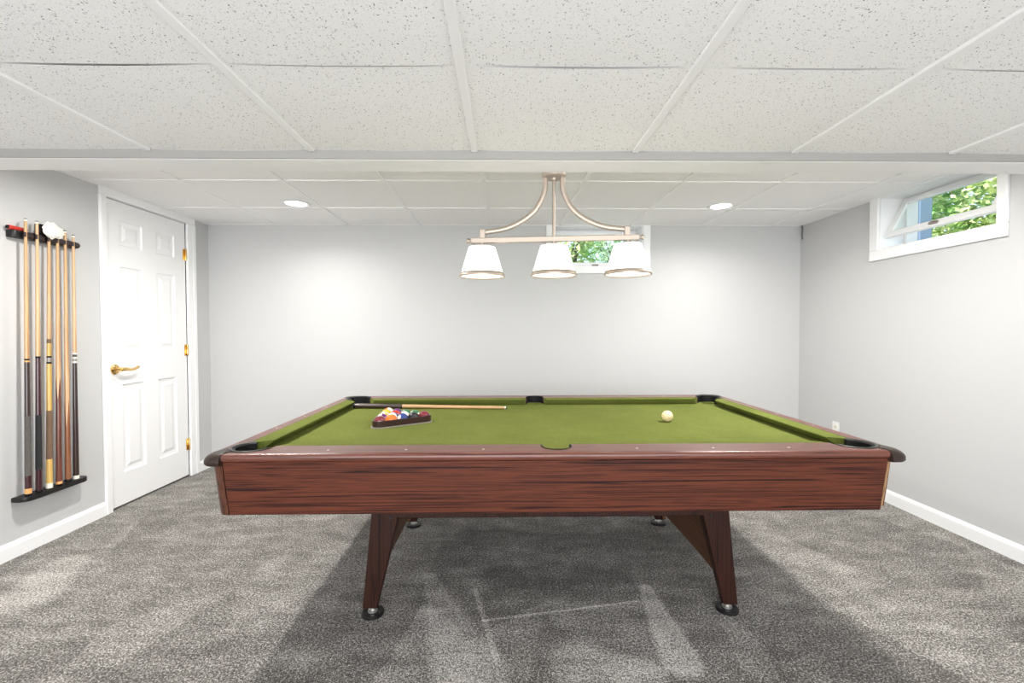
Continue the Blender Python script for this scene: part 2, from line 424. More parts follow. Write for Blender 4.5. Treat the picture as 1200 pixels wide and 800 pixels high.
# leaf: six raised panels, face at x=-.012 (local, recessed a bit in the jamb)
LY0, LY1, LZ0, LZ1 = .002, DY1-DY0-.003, .014, DZ1-.003
XFc = -.004
bm = B()
pan = []
for (a, b2) in ((3.052, 3.243), (3.368, 3.552)):
    for (z0, z1) in ((1.728, 1.895), (1.022, 1.590), (.226, .812)):
        pan.append((dl(a), dl(b2), z0, z1))
ys = sorted({LY0, LY1, *[p[0] for p in pan], *[p[1] for p in pan]}); zs = sorted({LZ0, LZ1, *[p[2] for p in pan], *[p[3] for p in pan]})
def isp(y, z): return any(p[0] < y < p[1] and p[2] < z < p[3] for p in pan)
for a, b2 in zip(ys, ys[1:]):
    for c, d in zip(zs, zs[1:]):
        if not isp((a+b2)/2, (c+d)/2):
            v = [bm.verts.new((XFc, y, z)) for y, z in ((a, c), (b2, c), (b2, d), (a, d))]; bm.faces.new(v)
for (a, b2, c, d) in pan:
    rings = []
    for (ins, dep) in ((0, 0), (.006, -.008), (.020, -.010), (.030, -.010), (.052, -.002)):
        rings.append([bm.verts.new((XFc+dep, y, z)) for y, z in ((a+ins, c+ins), (b2-ins, c+ins), (b2-ins, d-ins), (a+ins, d-ins))])
    for r0, r1 in zip(rings, rings[1:]):
        for i in range(4):
            j = (i+1) % 4; bm.faces.new((r0[i], r0[j], r1[j], r1[i]))
    bm.faces.new(rings[-1])
bmesh.ops.remove_doubles(bm, verts=bm.verts, dist=1e-5)
# edges of the slab
for (y0, y1, z0, z1) in ((LY0, LY0, LZ0, LZ1), (LY1, LY1, LZ0, LZ1)):
    v = [bm.verts.new(p) for p in ((XFc, y0, z0), (XFc, y0, z1), (XFc-.035, y0, z1), (XFc-.035, y0, z0))]; bm.faces.new(v)
for z in (LZ0, LZ1):
    v = [bm.verts.new(p) for p in ((XFc, LY0, z), (XFc, LY1, z), (XFc-.035, LY1, z), (XFc-.035, LY0, z))]; bm.faces.new(v)
v = [bm.verts.new(p) for p in ((XFc-.035, LY0, LZ0), (XFc-.035, LY1, LZ0), (XFc-.035, LY1, LZ1), (XFc-.035, LY0, LZ1))]; bm.faces.new(v)
leaf = link('door_leaf', bm, M_doorw, door)
# jamb + casing
bm = B()
W = DY1-DY0
for (a, b2, c, d) in ((-.018, 0, 0, DZ1+.018), (W, W+.018, 0, DZ1+.018)):
    box(bm, -.13, .002, a, b2, c, d)
box(bm, -.13, .002, -.018, W+.018, DZ1, DZ1+.018)
link('jamb', bm, M_trim, door)
bm = B()
ca, cb = dl(2.893), dl(3.766)
def casing_bar(bm, y0, y1, z0, z1):
    box(bm, 0, .016, y0, y1, z0, z1, .004, 2)
casing_bar(bm, ca, -.004, .0, DZ1+.003); casing_bar(bm, W+.004, cb, 0, DZ1+.003); casing_bar(bm, ca, cb, DZ1+.003, ZC-.003)
box(bm, .0155, .020, W+.060, cb-.001, .001, DZ1, .0015, 1); box(bm, .0155, .020, ca+.001, ca+.014, .001, DZ1, .0015, 1)
link('door_casing', bm, M_trim, door)
for z in (1.769, 1.013, .26):
    bm = B()
    lathe(bm, [(.006, z-.045), (.0065, z-.043), (.0065, z+.043), (.004, z+.047)], (.004, W-.006, 0), 12)
    box(bm, -.002, .0015, W-.004, W+.016, z-.044, z+.044)
    box(bm, XFc-.001, XFc+.0015, W-.030, W-.006, z-.044, z+.044)
    link('hinge', bm, M_brass, door, auto=35)
bm = B()
hy, hz = dl(2.995), .915
lathe(bm, [(.033, XFc), (.033, XFc+.006), (.027, XFc+.012), (.014, XFc+.015), (.012, XFc+.05), (.0, XFc+.052)], (0, hy, hz), 28, axis='X')
pts = [(XFc+.045, hy, hz), (XFc+.052, hy+.025, hz+.001), (XFc+.054, hy+.06, hz-.006), (XFc+.053, hy+.095, hz-.004), (XFc+.050, hy+.125, hz+.006), (XFc+.048, hy+.137, hz+.009)]
tube(bm, pts, [.012, .011, .009, .009, .010, .006], 12)
hd = link('door_handle', bm, M_brass, door, auto=40)
bm = B(); box(bm, XFc-.001, XFc+.001, .0005, .006, hz-.03, hz+.03); link('latch_plate', bm, M_darkbr, door)

# ------------------------------------------------------------------ windows (basement hoppers)
def glass_mat():
    m = bpy.data.materials.new('window_glass'); m.use_nodes = True; nt = m.node_tree; nt.nodes.clear()
    o = nt.nodes.new('ShaderNodeOutputMaterial'); t = nt.nodes.new('ShaderNodeBsdfTransparent'); g = nt.nodes.new('ShaderNodeBsdfGlossy')
    t.inputs[0].default_value = (.96, .98, .97, 1); g.inputs['Roughness'].default_value = .02
    mx = nt.nodes.new('ShaderNodeMixShader'); mx.inputs[0].default_value = .06; nt.links.new(t.outputs[0], mx.inputs[1]); nt.links.new(g.outputs[0], mx.inputs[2])
    nt.links.new(mx.outputs[0], o.inputs[0]); return m
M_glass = glass_mat()

def hopper(name, loc, rotz, width, cas, tilt, sh):
    """local x along the wall, local y outward, local z up from sill; opening height H"""
    Hh = WZ1-WZ0
    w = struct(empty(name, loc, rotz))
    l, r, bt = cas
    bm = B()   # casing on the room side
    t = .018
    box(bm, -l, 0, -t, 0, 0, Hh-.001, .004, 2); box(bm, width, width+r, -t, 0, 0, Hh-.001, .004, 2)
    box(bm, -l, width+r, -t, 0, -bt, -.0002, .004, 2)
    link('window_casing', bm, M_trim, w)
    bm = B()   # reveal liner
    e = .008
    box(bm, -.001, e, -.001, WD, 0, Hh); box(bm, width-e, width+.001, -.001, WD, 0, Hh)
    box(bm, e, width-e, -.001, WD, -.001, e); box(bm, e, width-e, -.001, WD, Hh-e, Hh+.001)
    # outer frame stop
    box(bm, e, e+.02, .165, .20, e+.022, Hh-e-.022); box(bm, width-e-.02, width-e, .165, .20, e+.022, Hh-e-.022)
    box(bm, e, width-e, .165, .20, e, e+.022); box(bm, e, width-e, .165, .20, Hh-e-.022, Hh-e)
    link('window_frame', bm, M_trim, w)
    # sash hinged at the top
    sw, st = width-.05, .022
    bm = B(); fw = .044
    box(bm, 0, fw, 0, st, -sh+.046, -.036, .003, 1); box(bm, sw-fw, sw, 0, st, -sh+.046, -.036, .003, 1)
    box(bm, 0, sw, 0, st, -.036, 0, .004, 2); box(bm, 0, sw, 0, st, -sh, -sh+.046, .004, 2)
    s = link('sash', bm, M_trim, w)
    s.location = (.025, .140, 2.052-WZ0); s.rotation_euler = (-tilt, 0, 0)
    bm = B(); box(bm, fw-.004, sw-fw+.004, .008, .012, -sh+.036, -.032); link('pane', bm, M_glass, s)
    bm = B(); box(bm, sw*.5-.028, sw*.5+.028, -.012, .0, -sh+.012, -sh+.030, .003, 2); box(bm, sw*.5-.008, sw*.5+.03, -.020, -.010, -sh+.018, -sh+.026, .002, 1)
    link('latch', bm, M_greymetal, s)
    return w
# right wall: local x runs towards -Y so that local y points outward (+X)
hopper('window_1', (XR, WY1, WZ0), -PI/2, WY1-WY0, (.068, .052, .070), math.radians(27), .290)
hopper('window_2', (BX0, YF, WZ0), 0, BX1-BX0, (.062, .062, .055), 0., .325)

# made-up wide window behind the camera, added to let fill light in
w3 = struct(empty('fill_window', (0, YR, .05)))
bm = B()
for x in (-2.2, -.75, .69, 2.14): box(bm, x, x+.06, -.08, -.02, 0, 1.73)
for z in (0, 1.67): box(bm, -2.2, 2.2, -.08, -.02, z, z+.06)
link('window_frame', bm, M_trim, w3)

# wall outlet, right wall
ol = tag(empty('wall_outlet', (XR, 3.492, .39)), 'white electrical outlet plate low on the right wall beyond the table', 'outlet')
bm = B(); box(bm, -.006, 0, -.036, .036, -.058, .058, .003, 2); link('cover_plate', bm, M_whiteplastic, ol)
for dz in (-.02, .02):
    bm = B(); box(bm, -.009, -.005, -.017, .017, dz-.014, dz+.014, .003, 2); so = link('socket', bm, M_cream, ol)
    bm = B()
    for dy in (-.007, .007): box(bm, -.0095, -.0085, dy-.001, dy+.001, dz-.005, dz+.006)
    link('slot', bm, M_black, so)

# stub of cable in the top corner
bm = B(); tube(bm, [(2.579, 3.925, ZC-.003), (2.581, 3.92, ZC-.04), (2.578, 3.921, ZC-.08), (2.581, 3.918, ZC-.125)], .0045, 8)
tag(link('cable', bm, plain('grey_cable', (.12, .12, .12), .6), smooth=True), 'short dark cable end hanging in the far right top corner', 'cable')

# ------------------------------------------------------------------ recessed ceiling lights
M_lens = plain('light_lens', (1, 1, 1), .5, emit=(1, .97, .93), estr=14)
LIGHTS = []
def downlight(x, y, label):
    t = tag(empty('ceiling_light', (x, y, ZC)), label, 'ceiling light', 'recessed lights in the far ceiling')
    bm = B(); lathe(bm, [(.070, -.0005), (.092, -.0005), (.095, -.003), (.093, -.006), (.076, -.008), (.070, -.003)], (0, 0, 0), 40, close=False)
    link('trim_ring', bm, M_trim, t, smooth=True)
    bm = B(); lathe(bm, [(.0002, -.004), (.05, -.0042), (.071, -.003)], (0, 0, 0), 40, close=False); link('lens', bm, M_lens, t, smooth=True)
    return t
downlight(-1.485, 3.29, 'round recessed ceiling light on the left, nearest the white door')
downlight(1.586, 3.326, 'round recessed ceiling light on the right, nearest the open window')

def area(name, loc, size, power, col, rot=(0, 0, 0), shape='DISK', spread=PI, sy=None):
    d = bpy.data.lights.new(name, 'AREA'); d.shape = shape; d.size = size
    if sy: d.size_y = sy
    d.energy = power; d.color = col; d.spread = spread
    o = bpy.data.objects.new(name, d); COL.objects.link(o); o.location = loc; o.rotation_euler = rot
    return o
def point(name, loc, power, col, r=.03):
    d = bpy.data.lights.new(name, 'POINT'); d.energy = power; d.color = col; d.shadow_soft_size = r
    o = bpy.data.objects.new(name, d); COL.objects.link(o); o.location = loc
    return o
for x in (-1.485, 1.586): area('downlight_lamp', (x, 3.29, ZC-.012), .13, 7, (1, .97, .93), spread=math.radians(150))
# unseen pair of downlights added behind the beam to cast the table's shadow
downlight(-1.475, 2.20, 'added unseen recessed light on the left, close behind the beam')
downlight(1.50, 2.20, 'added unseen recessed light on the right, close behind the beam')
for x in (-1.475, 1.50): area('downlight_lamp', (x, 2.20, ZC-.012), .11, 28, (1, .97, .93), spread=math.radians(174))

# ------------------------------------------------------------------ pool table
CX, CY = .19, 2.28
PT = tag(empty('pool_table', (CX, CY, 0)), 'pool table with green felt, reddish wood grain sides and splayed legs', 'pool table')
OY, OX = .71, 1.22          # outer half sizes
WYi, WXi = .59, 1.164       # wood / felt line
NY, NX = .55, 1.10          # cushion noses
ZR, ZBED, ZL = .738, .698, .710
PCX, PCY, PR = 1.115, .605, .078    # corner pockets
SPY, SPR = .612, .058               # side pockets

def arc(cx, cy, r, a0, a1, n):
    return [(cx+r*math.cos(math.radians(a0+(a1-a0)*i/n)), cy+r*math.sin(math.radians(a0+(a1-a0)*i/n))) for i in range(n+1)]
def mir(poly, sx, sy): 
    q = [(p[0]*sx, p[1]*sy) for p in poly]
    return q if sx*sy > 0 else q[::-1]

# bed with six holes
bm = B()
edges = []
def loop(pts, z):
    vs = [bm.verts.new((x, y, z)) for x, y in pts]
    return [bm.edges.new((vs[i], vs[(i+1) % len(vs)])) for i in range(len(vs))]
edges += loop([(-1.19, -.65), (1.19, -.65), (1.19, .65), (-1.19, .65)], ZBED)
for sx in (-1, 1):
    for sy in (-1, 1): edges += loop([(sx*(PCX-.004)+.040*math.cos(2*PI*i/36), sy*(PCY-.006)+.038*math.sin(2*PI*i/36)) for i in range(36)], ZBED)
for sy in (-1, 1): edges += loop([(.046*math.cos(2*PI*i/36), sy*(SPY-.006)+.036*math.sin(2*PI*i/36)) for i in range(36)], ZBED)
bmesh.ops.triangle_fill(bm, use_beauty=True, use_dissolve=False, edges=edges)
fs = [f for f in bm.faces]
# drop faces inside the holes
def inside(p):
    for sx in (-1, 1):
        for sy in (-1, 1):
            if ((p.x-sx*(PCX-.004))/.040)**2+((p.y-sy*(PCY-.006))/.038)**2 < .97: return True
    for sy in (-1, 1):
        if (p.x/.046)**2+((p.y-sy*(SPY-.006))/.036)**2 < .97: return True
    return False
bmesh.ops.delete(bm, geom=[f for f in fs if inside(f.calc_center_median())], context='FACES')
r = bmesh.ops.extrude_face_region(bm, geom=list(bm.faces))
bmesh.ops.translate(bm, verts=[v for v in r['geom'] if isinstance(v, bmesh.types.BMVert)], vec=(0, 0, -.025))
link('bed', bm, M_felt, PT)

def outer_edge(e):
    a, b2 = e.verts[0].co, e.verts[1].co
    return (abs(abs(a.y)-OY) < 1e-4 and abs(abs(b2.y)-OY) < 1e-4 and abs(a.y-b2.y) < 1e-4 and abs(a.z-b2.z) < 1e-5) or \
           (abs(abs(a.x)-OX) < 1e-4 and abs(abs(b2.x)-OX) < 1e-4 and abs(a.x-b2.x) < 1e-4 and abs(a.z-b2.z) < 1e-5)
yw = WYi
ca_ = math.degrees(math.asin((PCY-WYi)/PR))      # circle meets wood line
sa_ = math.degrees(math.asin((SPY-WYi)/SPR))
# long rails (built for the front, mirrored for the back)
def long_rail_poly():
    p = [(-1.168, -OY), (1.168, -OY)]
    p += arc(PCX, -PCY, PR, -61, -180, 16)
    p += [(PCX-math.sqrt(PR**2-(PCY-WYi)**2), -WYi)]
    p += arc(0, -SPY, SPR, sa_, -180-sa_, 20)
    p += [(-PCX+math.sqrt(PR**2-(PCY-WYi)**2), -WYi)]
    p += arc(-PCX, -PCY, PR, 0, -120, 16)
    return p
for sy in (1, -1):
    bm = B(); prism(bm, mir(long_rail_poly(), 1, sy), ZL, ZR, bev=.0115, seg=4, bevtest=outer_edge)
    rl = link('rail', bm, M_rail, PT, auto=35)
    for kx in (-3, -2, -1, 1, 2, 3):
        bm = B(); lathe(bm, [(.0001, ZR+.0006), (.0045, ZR+.0006), (.005, ZR-.001)], (kx*.277+.01, -sy*.655, 0), 14, close=False)
        link('sight', bm, M_pearl, rl)
# end rails
yy = math.sqrt(PR**2-(WXi-PCX)**2)
aa = math.degrees(math.atan2(yy, WXi-PCX))
def end_rail_poly():      # right end
    p = [(OX, -.632), (OX, .632)]
    p += arc(PCX, PCY, PR, -20+40, -aa, 10)
    p += arc(PCX, -PCY, PR, aa, -20, 10)
    return p
for sx in (1, -1):
    bm = B(); prism(bm, mir(end_rail_poly(), sx, 1), ZL, ZR, bev=.0115, seg=4, bevtest=outer_edge)
    rl = link('rail', bm, M_rail, PT, auto=35)
    for ky in (-1, 0, 1):
        bm = B(); lathe(bm, [(.0001, ZR+.0006), (.0045, ZR+.0006), (.005, ZR-.001)], (sx*1.190, ky*.277, 0), 14, close=False)
        link('sight', bm, M_pearl, rl)
# corner caps: thick rounded covers at the four corners
def cap_outline(grow):
    p = arc(PCX, -PCY, PR+.001, -21, -59, 6)
    g = grow
    p += [(1.1685+.001, -OY-.010*g)]
    p += arc(1.183+.012*g, -OY+.044-.010*g, .044, -85, -5, 10)
    p += [(OX+.002+.018*g, -.640), (OX+.002+.016*g, -.632)]
    return p
def cap(sx, sy):
    bm = B(); rows = []
    for (z, g, pull) in ((ZL-.011, .7, 0), (ZL-.006, 1., 0), (ZL+.006, 1., 0), (ZL+.014, .72, 0), (ZL+.021, .2, 0), (ZL+.027, -.6, 0), (ZL+.031, -1.5, 1)):
        pl = cap_outline(g)
        if pull: pl = [(PCX+(x-PCX)*.93, -PCY+(y+PCY)*.93) if i > 6 else (x, y) for i, (x, y) in enumerate(pl)]
        rows.append([bm.verts.new((sx*x, sy*-y*-1, z)) for x, y in pl])
    n = len(rows[0])
    for a, b2 in zip(rows, rows[1:]):
        for i in range(n):
            j = (i+1) % n; bm.faces.new((a[i], a[j], b2[j], b2[i]))
    bm.faces.new(rows[0][::-1]); bm.faces.new(rows[-1])
    return link('corner_cap', bm, M_capbrown, PT, auto=40)
for sx in (1, -1):
    for sy in (1, -1): cap(sx, sy)
# cushions, felt covered, four along the sides and two at the ends
cw = PCX-math.sqrt(PR**2-(PCY-WYi)**2)-.002
def cushion(pts_back, pts_nose, name='cushion'):
    """pts_back, pts_nose: 2 points each (x,y) -> wedge cushion"""
    bm = B(); prof = [(0, ZR-.0005), (.6, ZR-.0008), (.95, ZR-.0025), (1., ZR-.0055), (.97, ZR-.009), (.55, ZBED+.006), (.45, ZBED+.001), (0, ZBED+.001)]
    rows = []
    N = 12
    for i in range(N+1):
        t = i/N
        bk = Vector(pts_back[0]).lerp(Vector(pts_back[1]), t); ns = Vector(pts_nose[0]).lerp(Vector(pts_nose[1]), t)
        rows.append([bm.verts.new((*(bk.lerp(ns, f)), z)) for f, z in prof])
    n = len(prof)
    for a, b2 in zip(rows, rows[1:]):
        for k in range(n):
            j = (k+1) % n; bm.faces.new((a[k], a[j], b2[j], b2[k]))
    bm.faces.new(rows[0][::-1]); bm.faces.new(rows[-1])
    return link(name, bm, M_felt, PT, auto=30)
for sy in (-1, 1):
    for sx in (-1, 1):
        cushion([(sx*cw, sy*WYi), (sx*.058, sy*WYi)], [(sx*(cw-.034), sy*NY), (sx*.068, sy*NY)])
for sx in (-1, 1):
    ye = PCY-yy-.002
    cushion([(sx*WXi, -ye), (sx*WXi, ye)], [(sx*NX, -(ye-.058)), (sx*NX, ye-.058)])
# pockets: ring on top, black liner below
def pocket(cx, cy, r, a0, a1, ringmat, oval=None):
    t = bpy.data.objects
    bm = B()
    n = 28; A = [math.radians(a0+(a1-a0)*i/n) for i in range(n+1)]
    # liner wall (part ring) and floor
    prof = [(r-.001, ZR+.0025), (r-.004, ZR+.0045), (r-.012, ZR+.003), (r-.014, ZR-.003), (r-.012, ZBED-.006), (r-.001, ZBED-.006)]
    rows = [[bm.verts.new((cx+q*math.cos(a), cy+q*math.sin(a), z)) for q, z in prof] for a in A]
    m = len(prof)
    for i in range(n):
        for k in range(m):
            j = (k+1) % m; bm.faces.new((rows[i][k], rows[i][j], rows[i+1][j], rows[i+1][k]))
    bm.faces.new(rows[0][::-1]); bm.faces.new(rows[-1])
    ring = link('pocket', bm, ringmat, PT, auto=40)
    return ring
def cup(cx, cy, rx, ry, parent):
    bm = B(); n = 28; rows = []
    for (s, z) in ((1., ZBED-.0255), (1., ZBED-.10), (.8, ZBED-.125), (.02, ZBED-.128)):
        rows.append([bm.verts.new((cx+rx*s*math.cos(2*PI*i/n), cy+ry*s*math.sin(2*PI*i/n), z)) for i in range(n)])
    for a, b2 in zip(rows, rows[1:]):
        for i in range(n):
            j = (i+1) % n; bm.faces.new((a[i], a[j], b2[j], b2[i]))
    bm.faces.new(rows[-1])
    return link('pocket_cup', bm, M_black, parent, smooth=True)
def jaw_liner(cx, cy, r, a0, a1, parent):
    """black inside of the pocket between ring and bed"""
    bm = B(); n = 24; A = [math.radians(a0+(a1-a0)*i/n) for i in range(n+1)]
    rows = [[bm.verts.new((cx+q*math.cos(a), cy+q*math.sin(a), z)) for q, z in ((r, ZR-.001), (r-.004, ZBED+.0015), (r-.024, ZBED+.0015), (r-.020, ZR-.001))] for a in A]
    for i in range(n):
        for k in range(4):
            j = (k+1) % 4; bm.faces.new((rows[i][k], rows[i][j], rows[i+1][j], rows[i+1][k]))
    bm.faces.new(rows[0][::-1]); bm.faces.new(rows[-1])
    return link('pocket_liner', bm, M_black, parent, auto=40)
for sx, sy, base in ((1, 1, 45), (-1, 1, 135), (-1, -1, 225), (1, -1, 315)):
    rg = pocket(sx*PCX, sy*PCY, PR, base-118, base+118, M_ringgrey)
    jaw_liner(sx*PCX, sy*PCY, PR-.0015, base-118, base+118, rg)
    cup(sx*(PCX-.004), sy*(PCY-.006), .046, .044, rg)
for sy, base in ((1, 90), (-1, 270)):
    bm = B(); n = 24
    rg = None
    A = [math.radians(base-104+208*i/n) for i in range(n+1)]
    prof = [(SPR-.0005, ZR+.001), (SPR-.003, ZR+.0025), (SPR-.007, ZR+.001), (SPR-.008, ZBED+.0012), (SPR-.0005, ZBED+.0012)]
    rows = [[bm.verts.new((q*math.cos(a), sy*SPY+q*math.sin(a), z)) for q, z in prof] for a in A]
    m = len(prof)
    for i in range(n):
        for k in range(m):
            j = (k+1) % m; bm.faces.new((rows[i][k], rows[i][j], rows[i+1][j], rows[i+1][k]))
    bm.faces.new(rows[0][::-1]); bm.faces.new(rows[-1])
    rg = link('pocket', bm, M_black, PT, auto=40)
    cup(0, sy*(SPY-.006), .050, .040, rg)

# aprons: wood grain sides leaning in towards the floor
ZA0, ZA1 = .520, ZL
for sy in (-1, 1):
    bm = B(); yt, yb = OY-.006, OY-.020
    hexa(bm, [(-1.153, sy*(yb-.02), ZA0), (1.153, sy*(yb-.02), ZA0), (1.153, sy*yb, ZA0), (-1.153, sy*yb, ZA0)],
             [(-1.167, sy*(yt-.02), ZA1), (1.167, sy*(yt-.02), ZA1), (1.167, sy*yt, ZA1), (-1.167, sy*yt, ZA1)], .002, 1)
    link('side_panel', bm, M_wood, PT)
M_woodY = wood('rosewood_laminate_end', (.013, .0045, .0035), (.054, .0145, .0085), (.105, .030, .0155), axis='Y', rough=.42, coat=0)
for sx in (-1, 1):
    bm = B(); xt, xb = OX-.010, OX-.024
    hexa(bm, [(sx*(xb-.02), -.655, ZA0), (sx*xb, -.655, ZA0), (sx*xb, .655, ZA0), (sx*(xb-.02), .655, ZA0)],
             [(sx*(xt-.02), -.668, ZA1), (sx*xt, -.668, ZA1), (sx*xt, .668, ZA1), (sx*(xt-.02), .668, ZA1)], .002, 1)
    link('end_panel', bm, M_woodY, PT)
# rounded corner posts; the near right one is missing and shows a raw batten
for sx, sy in ((-1, -1), (-1, 1), (1, 1)):
    bm = B(); n = 8
    lo, hi = [], []
    for (dst, z, xe, yo) in ((lo, ZA0, 1.154, OY-.020), (hi, ZL-.012, 1.168, OY-.006)):
        pts = [(xe, yo-.020), (xe, yo)] + [(xe+.004+.042*math.sin(math.radians(90*i/n)), yo-.042+.042*math.cos(math.radians(90*i/n))) for i in range(n+1)] + [(xe+.026, yo-.042)]
        dst += [bm.verts.new((sx*x, sy*y, z)) for x, y in pts]
    m = len(lo)
    bm.faces.new(lo); bm.faces.new(hi)
    for i in range(m):
        j = (i+1) % m; bm.faces.new((lo[i], lo[j], hi[j], hi[i]))
    link('corner_post', bm, M_postw, PT, auto=40)
bm = B(); hexa(bm, [(1.155, -.684, ZA0+.012), (1.165, -.684, ZA0+.012), (1.165, -.66, ZA0+.012), (1.155, -.66, ZA0+.012)],
                   [(1.1685, -.698, ZL-.004), (1.180, -.698, ZL-.004), (1.180, -.67, ZL-.004), (1.1685, -.67, ZL-.004)])
o = link('corner_batten', bm, M_raww, PT); o['label'] = 'raw light wood edge left where the corner post is missing'
# under frame
bm = B(); box(bm, -1.14, 1.14, -.66, .66, ZA0+.03, ZA0+.05); box(bm, -.63, .63, -.44, .44, .400, ZA0+.03, .004, 1)
link('under_frame', bm, M_legw, PT)
# legs and the panels that tie them
def leg(sx, sy):
    bm = B()
    y0, y1 = sy*.440, sy*.375
    zt, zb = ZA0+.03, .028
    def X(z, a, b2): return a+(b2-a)*(.42-z)/(.42-.04)
    ot, ob = X(zt, .733, .772), X(zb, .733, .772); it, ib = X(zt, .622, .712), X(zb, .622, .712)
    yl = sy*.405
    hexa(bm, [(sx*ib, y0, zb), (sx*ob, y0, zb), (sx*ob, yl, zb), (sx*ib, yl, zb)],
             [(sx*it, y0, zt), (sx*ot, y0, zt), (sx*ot, y1, zt), (sx*it, y1, zt)], .003, 1)
    lg = link('leg', bm, M_legw, PT)
    bm = B(); cx, cy = sx*.735, sy*.425
    lathe(bm, [(.046, 0), (.046, .007), (.042, .011), (.030, .012), (.026, .010)], (cx, cy, 0), 32)
    ft = link('foot', bm, M_satinblack, lg, auto=40)
    bm = B(); lathe(bm, [(.020, .0115), (.020, .016), (.010, .018), (.010, .034)], (cx, cy, 0), 24)
    link('leveler', bm, M_chrome, lg, auto=40)
    for zq in (.452, .400):
        bm = B(); lathe(bm, [(.006, -.003), (.006, 0), (.003, .002)], (sx*(X(zq, .622, .712)+.03), sy*.440, zq), 12, axis='Y')
        link('bolt', bm, M_satinblack, lg)
for sx in (-1, 1):
    for sy in (-1, 1): leg(sx, sy)
for sx in (-1, 1):
    bm = B()
    ZT = ZA0+.03
    def XI(z): return .627+(.712-.622)*(.42-z)/(.42-.04)
    out = [(-.41, ZT)]
    low = [(-.40, .035), (-.392, .060), (-.378, .078), (-.35, .088)] + [(-.2, .094), (0, .096), (.2, .094)] + [(.35, .088), (.378, .078), (.392, .060), (.40, .035)]
    poly = [(-.40, ZT)] + low + [(.40, ZT)]
    a = [bm.verts.new((sx*(XI(z)+.036), y, z)) for y, z in poly]; b2 = [bm.verts.new((sx*(XI(z)+.056), y, z)) for y, z in poly]
    bm.faces.new(a); bm.faces.new(b2[::-1])
    for i in range(len(poly)):
        j = (i+1) % len(poly); bm.faces.new((a[i], a[j], b2[j], b2[i]))
    link('leg_panel', bm, M_panelw, PT)

# ------------------------------------------------------------------ balls, rack, cue on the table
RB = .02855
def ball_mat(name, col, stripe):
    m, nt, b = new_mat(name); L = nt.links
    tc = nt.nodes.new('ShaderNodeTexCoord'); sp = nt.nodes.new('ShaderNodeSeparateXYZ'); L.new(tc.outputs['Object'], sp.inputs[0])
    white = (.80, .75, .62)
    ab = nd(nt, 'ShaderNodeMath', operation='ABSOLUTE'); L.new(sp.outputs[2], ab.inputs[0])
    gt = nd(nt, 'ShaderNodeMath', operation='GREATER_THAN'); L.new(ab.outputs[0], gt.inputs[0]); gt.inputs[1].default_value = RB*.52 if stripe else 9.
    # number spot
    ax = nd(nt, 'ShaderNodeMath', operation='GREATER_THAN'); L.new(sp.outputs[0], ax.inputs[0]); ax.inputs[1].default_value = RB*.93
    mx = nd(nt, 'ShaderNodeMath', operation='MAXIMUM'); L.new(gt.outputs[0], mx.inputs[0]); L.new(ax.outputs[0], mx.inputs[1])
    mix = nd(nt, 'ShaderNodeMix', data_type='RGBA'); mix.inputs[6].default_value = (*col, 1); mix.inputs[7].default_value = (*white, 1)
    L.new(mx.outputs[0], mix.inputs[0]); L.new(mix.outputs[2], b.inputs['Base Color'])
    b.inputs['Roughness'].default_value = .12; b.inputs['Coat Weight'].default_value = .5
    return m
def make_ball(loc, mat, label, rot, cat='pool ball', group=None, name='pool_ball'):
    bm = B(); sphere(bm, (0, 0, 0), RB, 28, 18)
    o = link(name, bm, mat, smooth=True); o.location = loc; o.rotation_euler = rot
    return tag(o, label, cat, group)
ZBB = ZBED+.0002+RB
A0 = Vector((-.616, 2.139)); A1 = Vector((-.359, 2.313))
ed = (A1-A0).normalized(); nrm = Vector((-ed.y, ed.x))
mid = (A0+A1)/2
d = RB*2+.0003
row0 = mid+nrm*(RB+.007)
yel, blu, red, pur, ora, gre, mar, blk = (.75, .45, .03), (.03, .05, .22), (.50, .03, .02), (.12, .02, .14), (.80, .17, .02), (.02, .15, .06), (.17, .018, .03), (.012, .012, .016)
layout = [
 [('maroon striped', mar, 1), ('solid orange', ora, 0), ('solid blue', blu, 0), ('solid black', blk, 0), ('solid maroon', mar, 0)],
 [('purple striped', pur, 1), ('blue striped', blu, 1), ('red striped', red, 1), ('green striped', gre, 1)],
 [('yellow striped', yel, 1), ('solid red', red, 0), ('solid green', gre, 0)],
 [('solid yellow', yel, 0), ('solid purple', pur, 0)],
 [('orange striped', ora, 1)],
]
rows_name = ['in the front row of the triangle rack', 'in the second row of the triangle rack', 'in the middle row of the triangle rack', 'in the fourth row of the triangle rack', 'at the back point of the triangle rack']
for ri, row in enumerate(layout):
    for k, (nm, col, st) in enumerate(row):
        p = row0+nrm*(d*math.sqrt(3)/2*ri)+ed*(d*(k-(len(row)-1)/2))
        mt = ball_mat('ball_'+nm.replace(' ', '_'), col, st)
        make_ball((p.x, p.y, ZBB), mt, '%s pool ball %s' % (nm, rows_name[ri]), (random.uniform(-1.2, 1.2), random.uniform(-1.2, 1.2), random.uniform(0, 6)), group='racked pool balls')
m_cue = plain('cream_cue_ball', (.82, .66, .38), .2, coat=.4, vary=.18, vscale=90)
make_ball((.828, 2.295, ZBB), m_cue, 'cream cue ball alone on the right half of the green felt', (0, 0, 0), name='cue_ball')

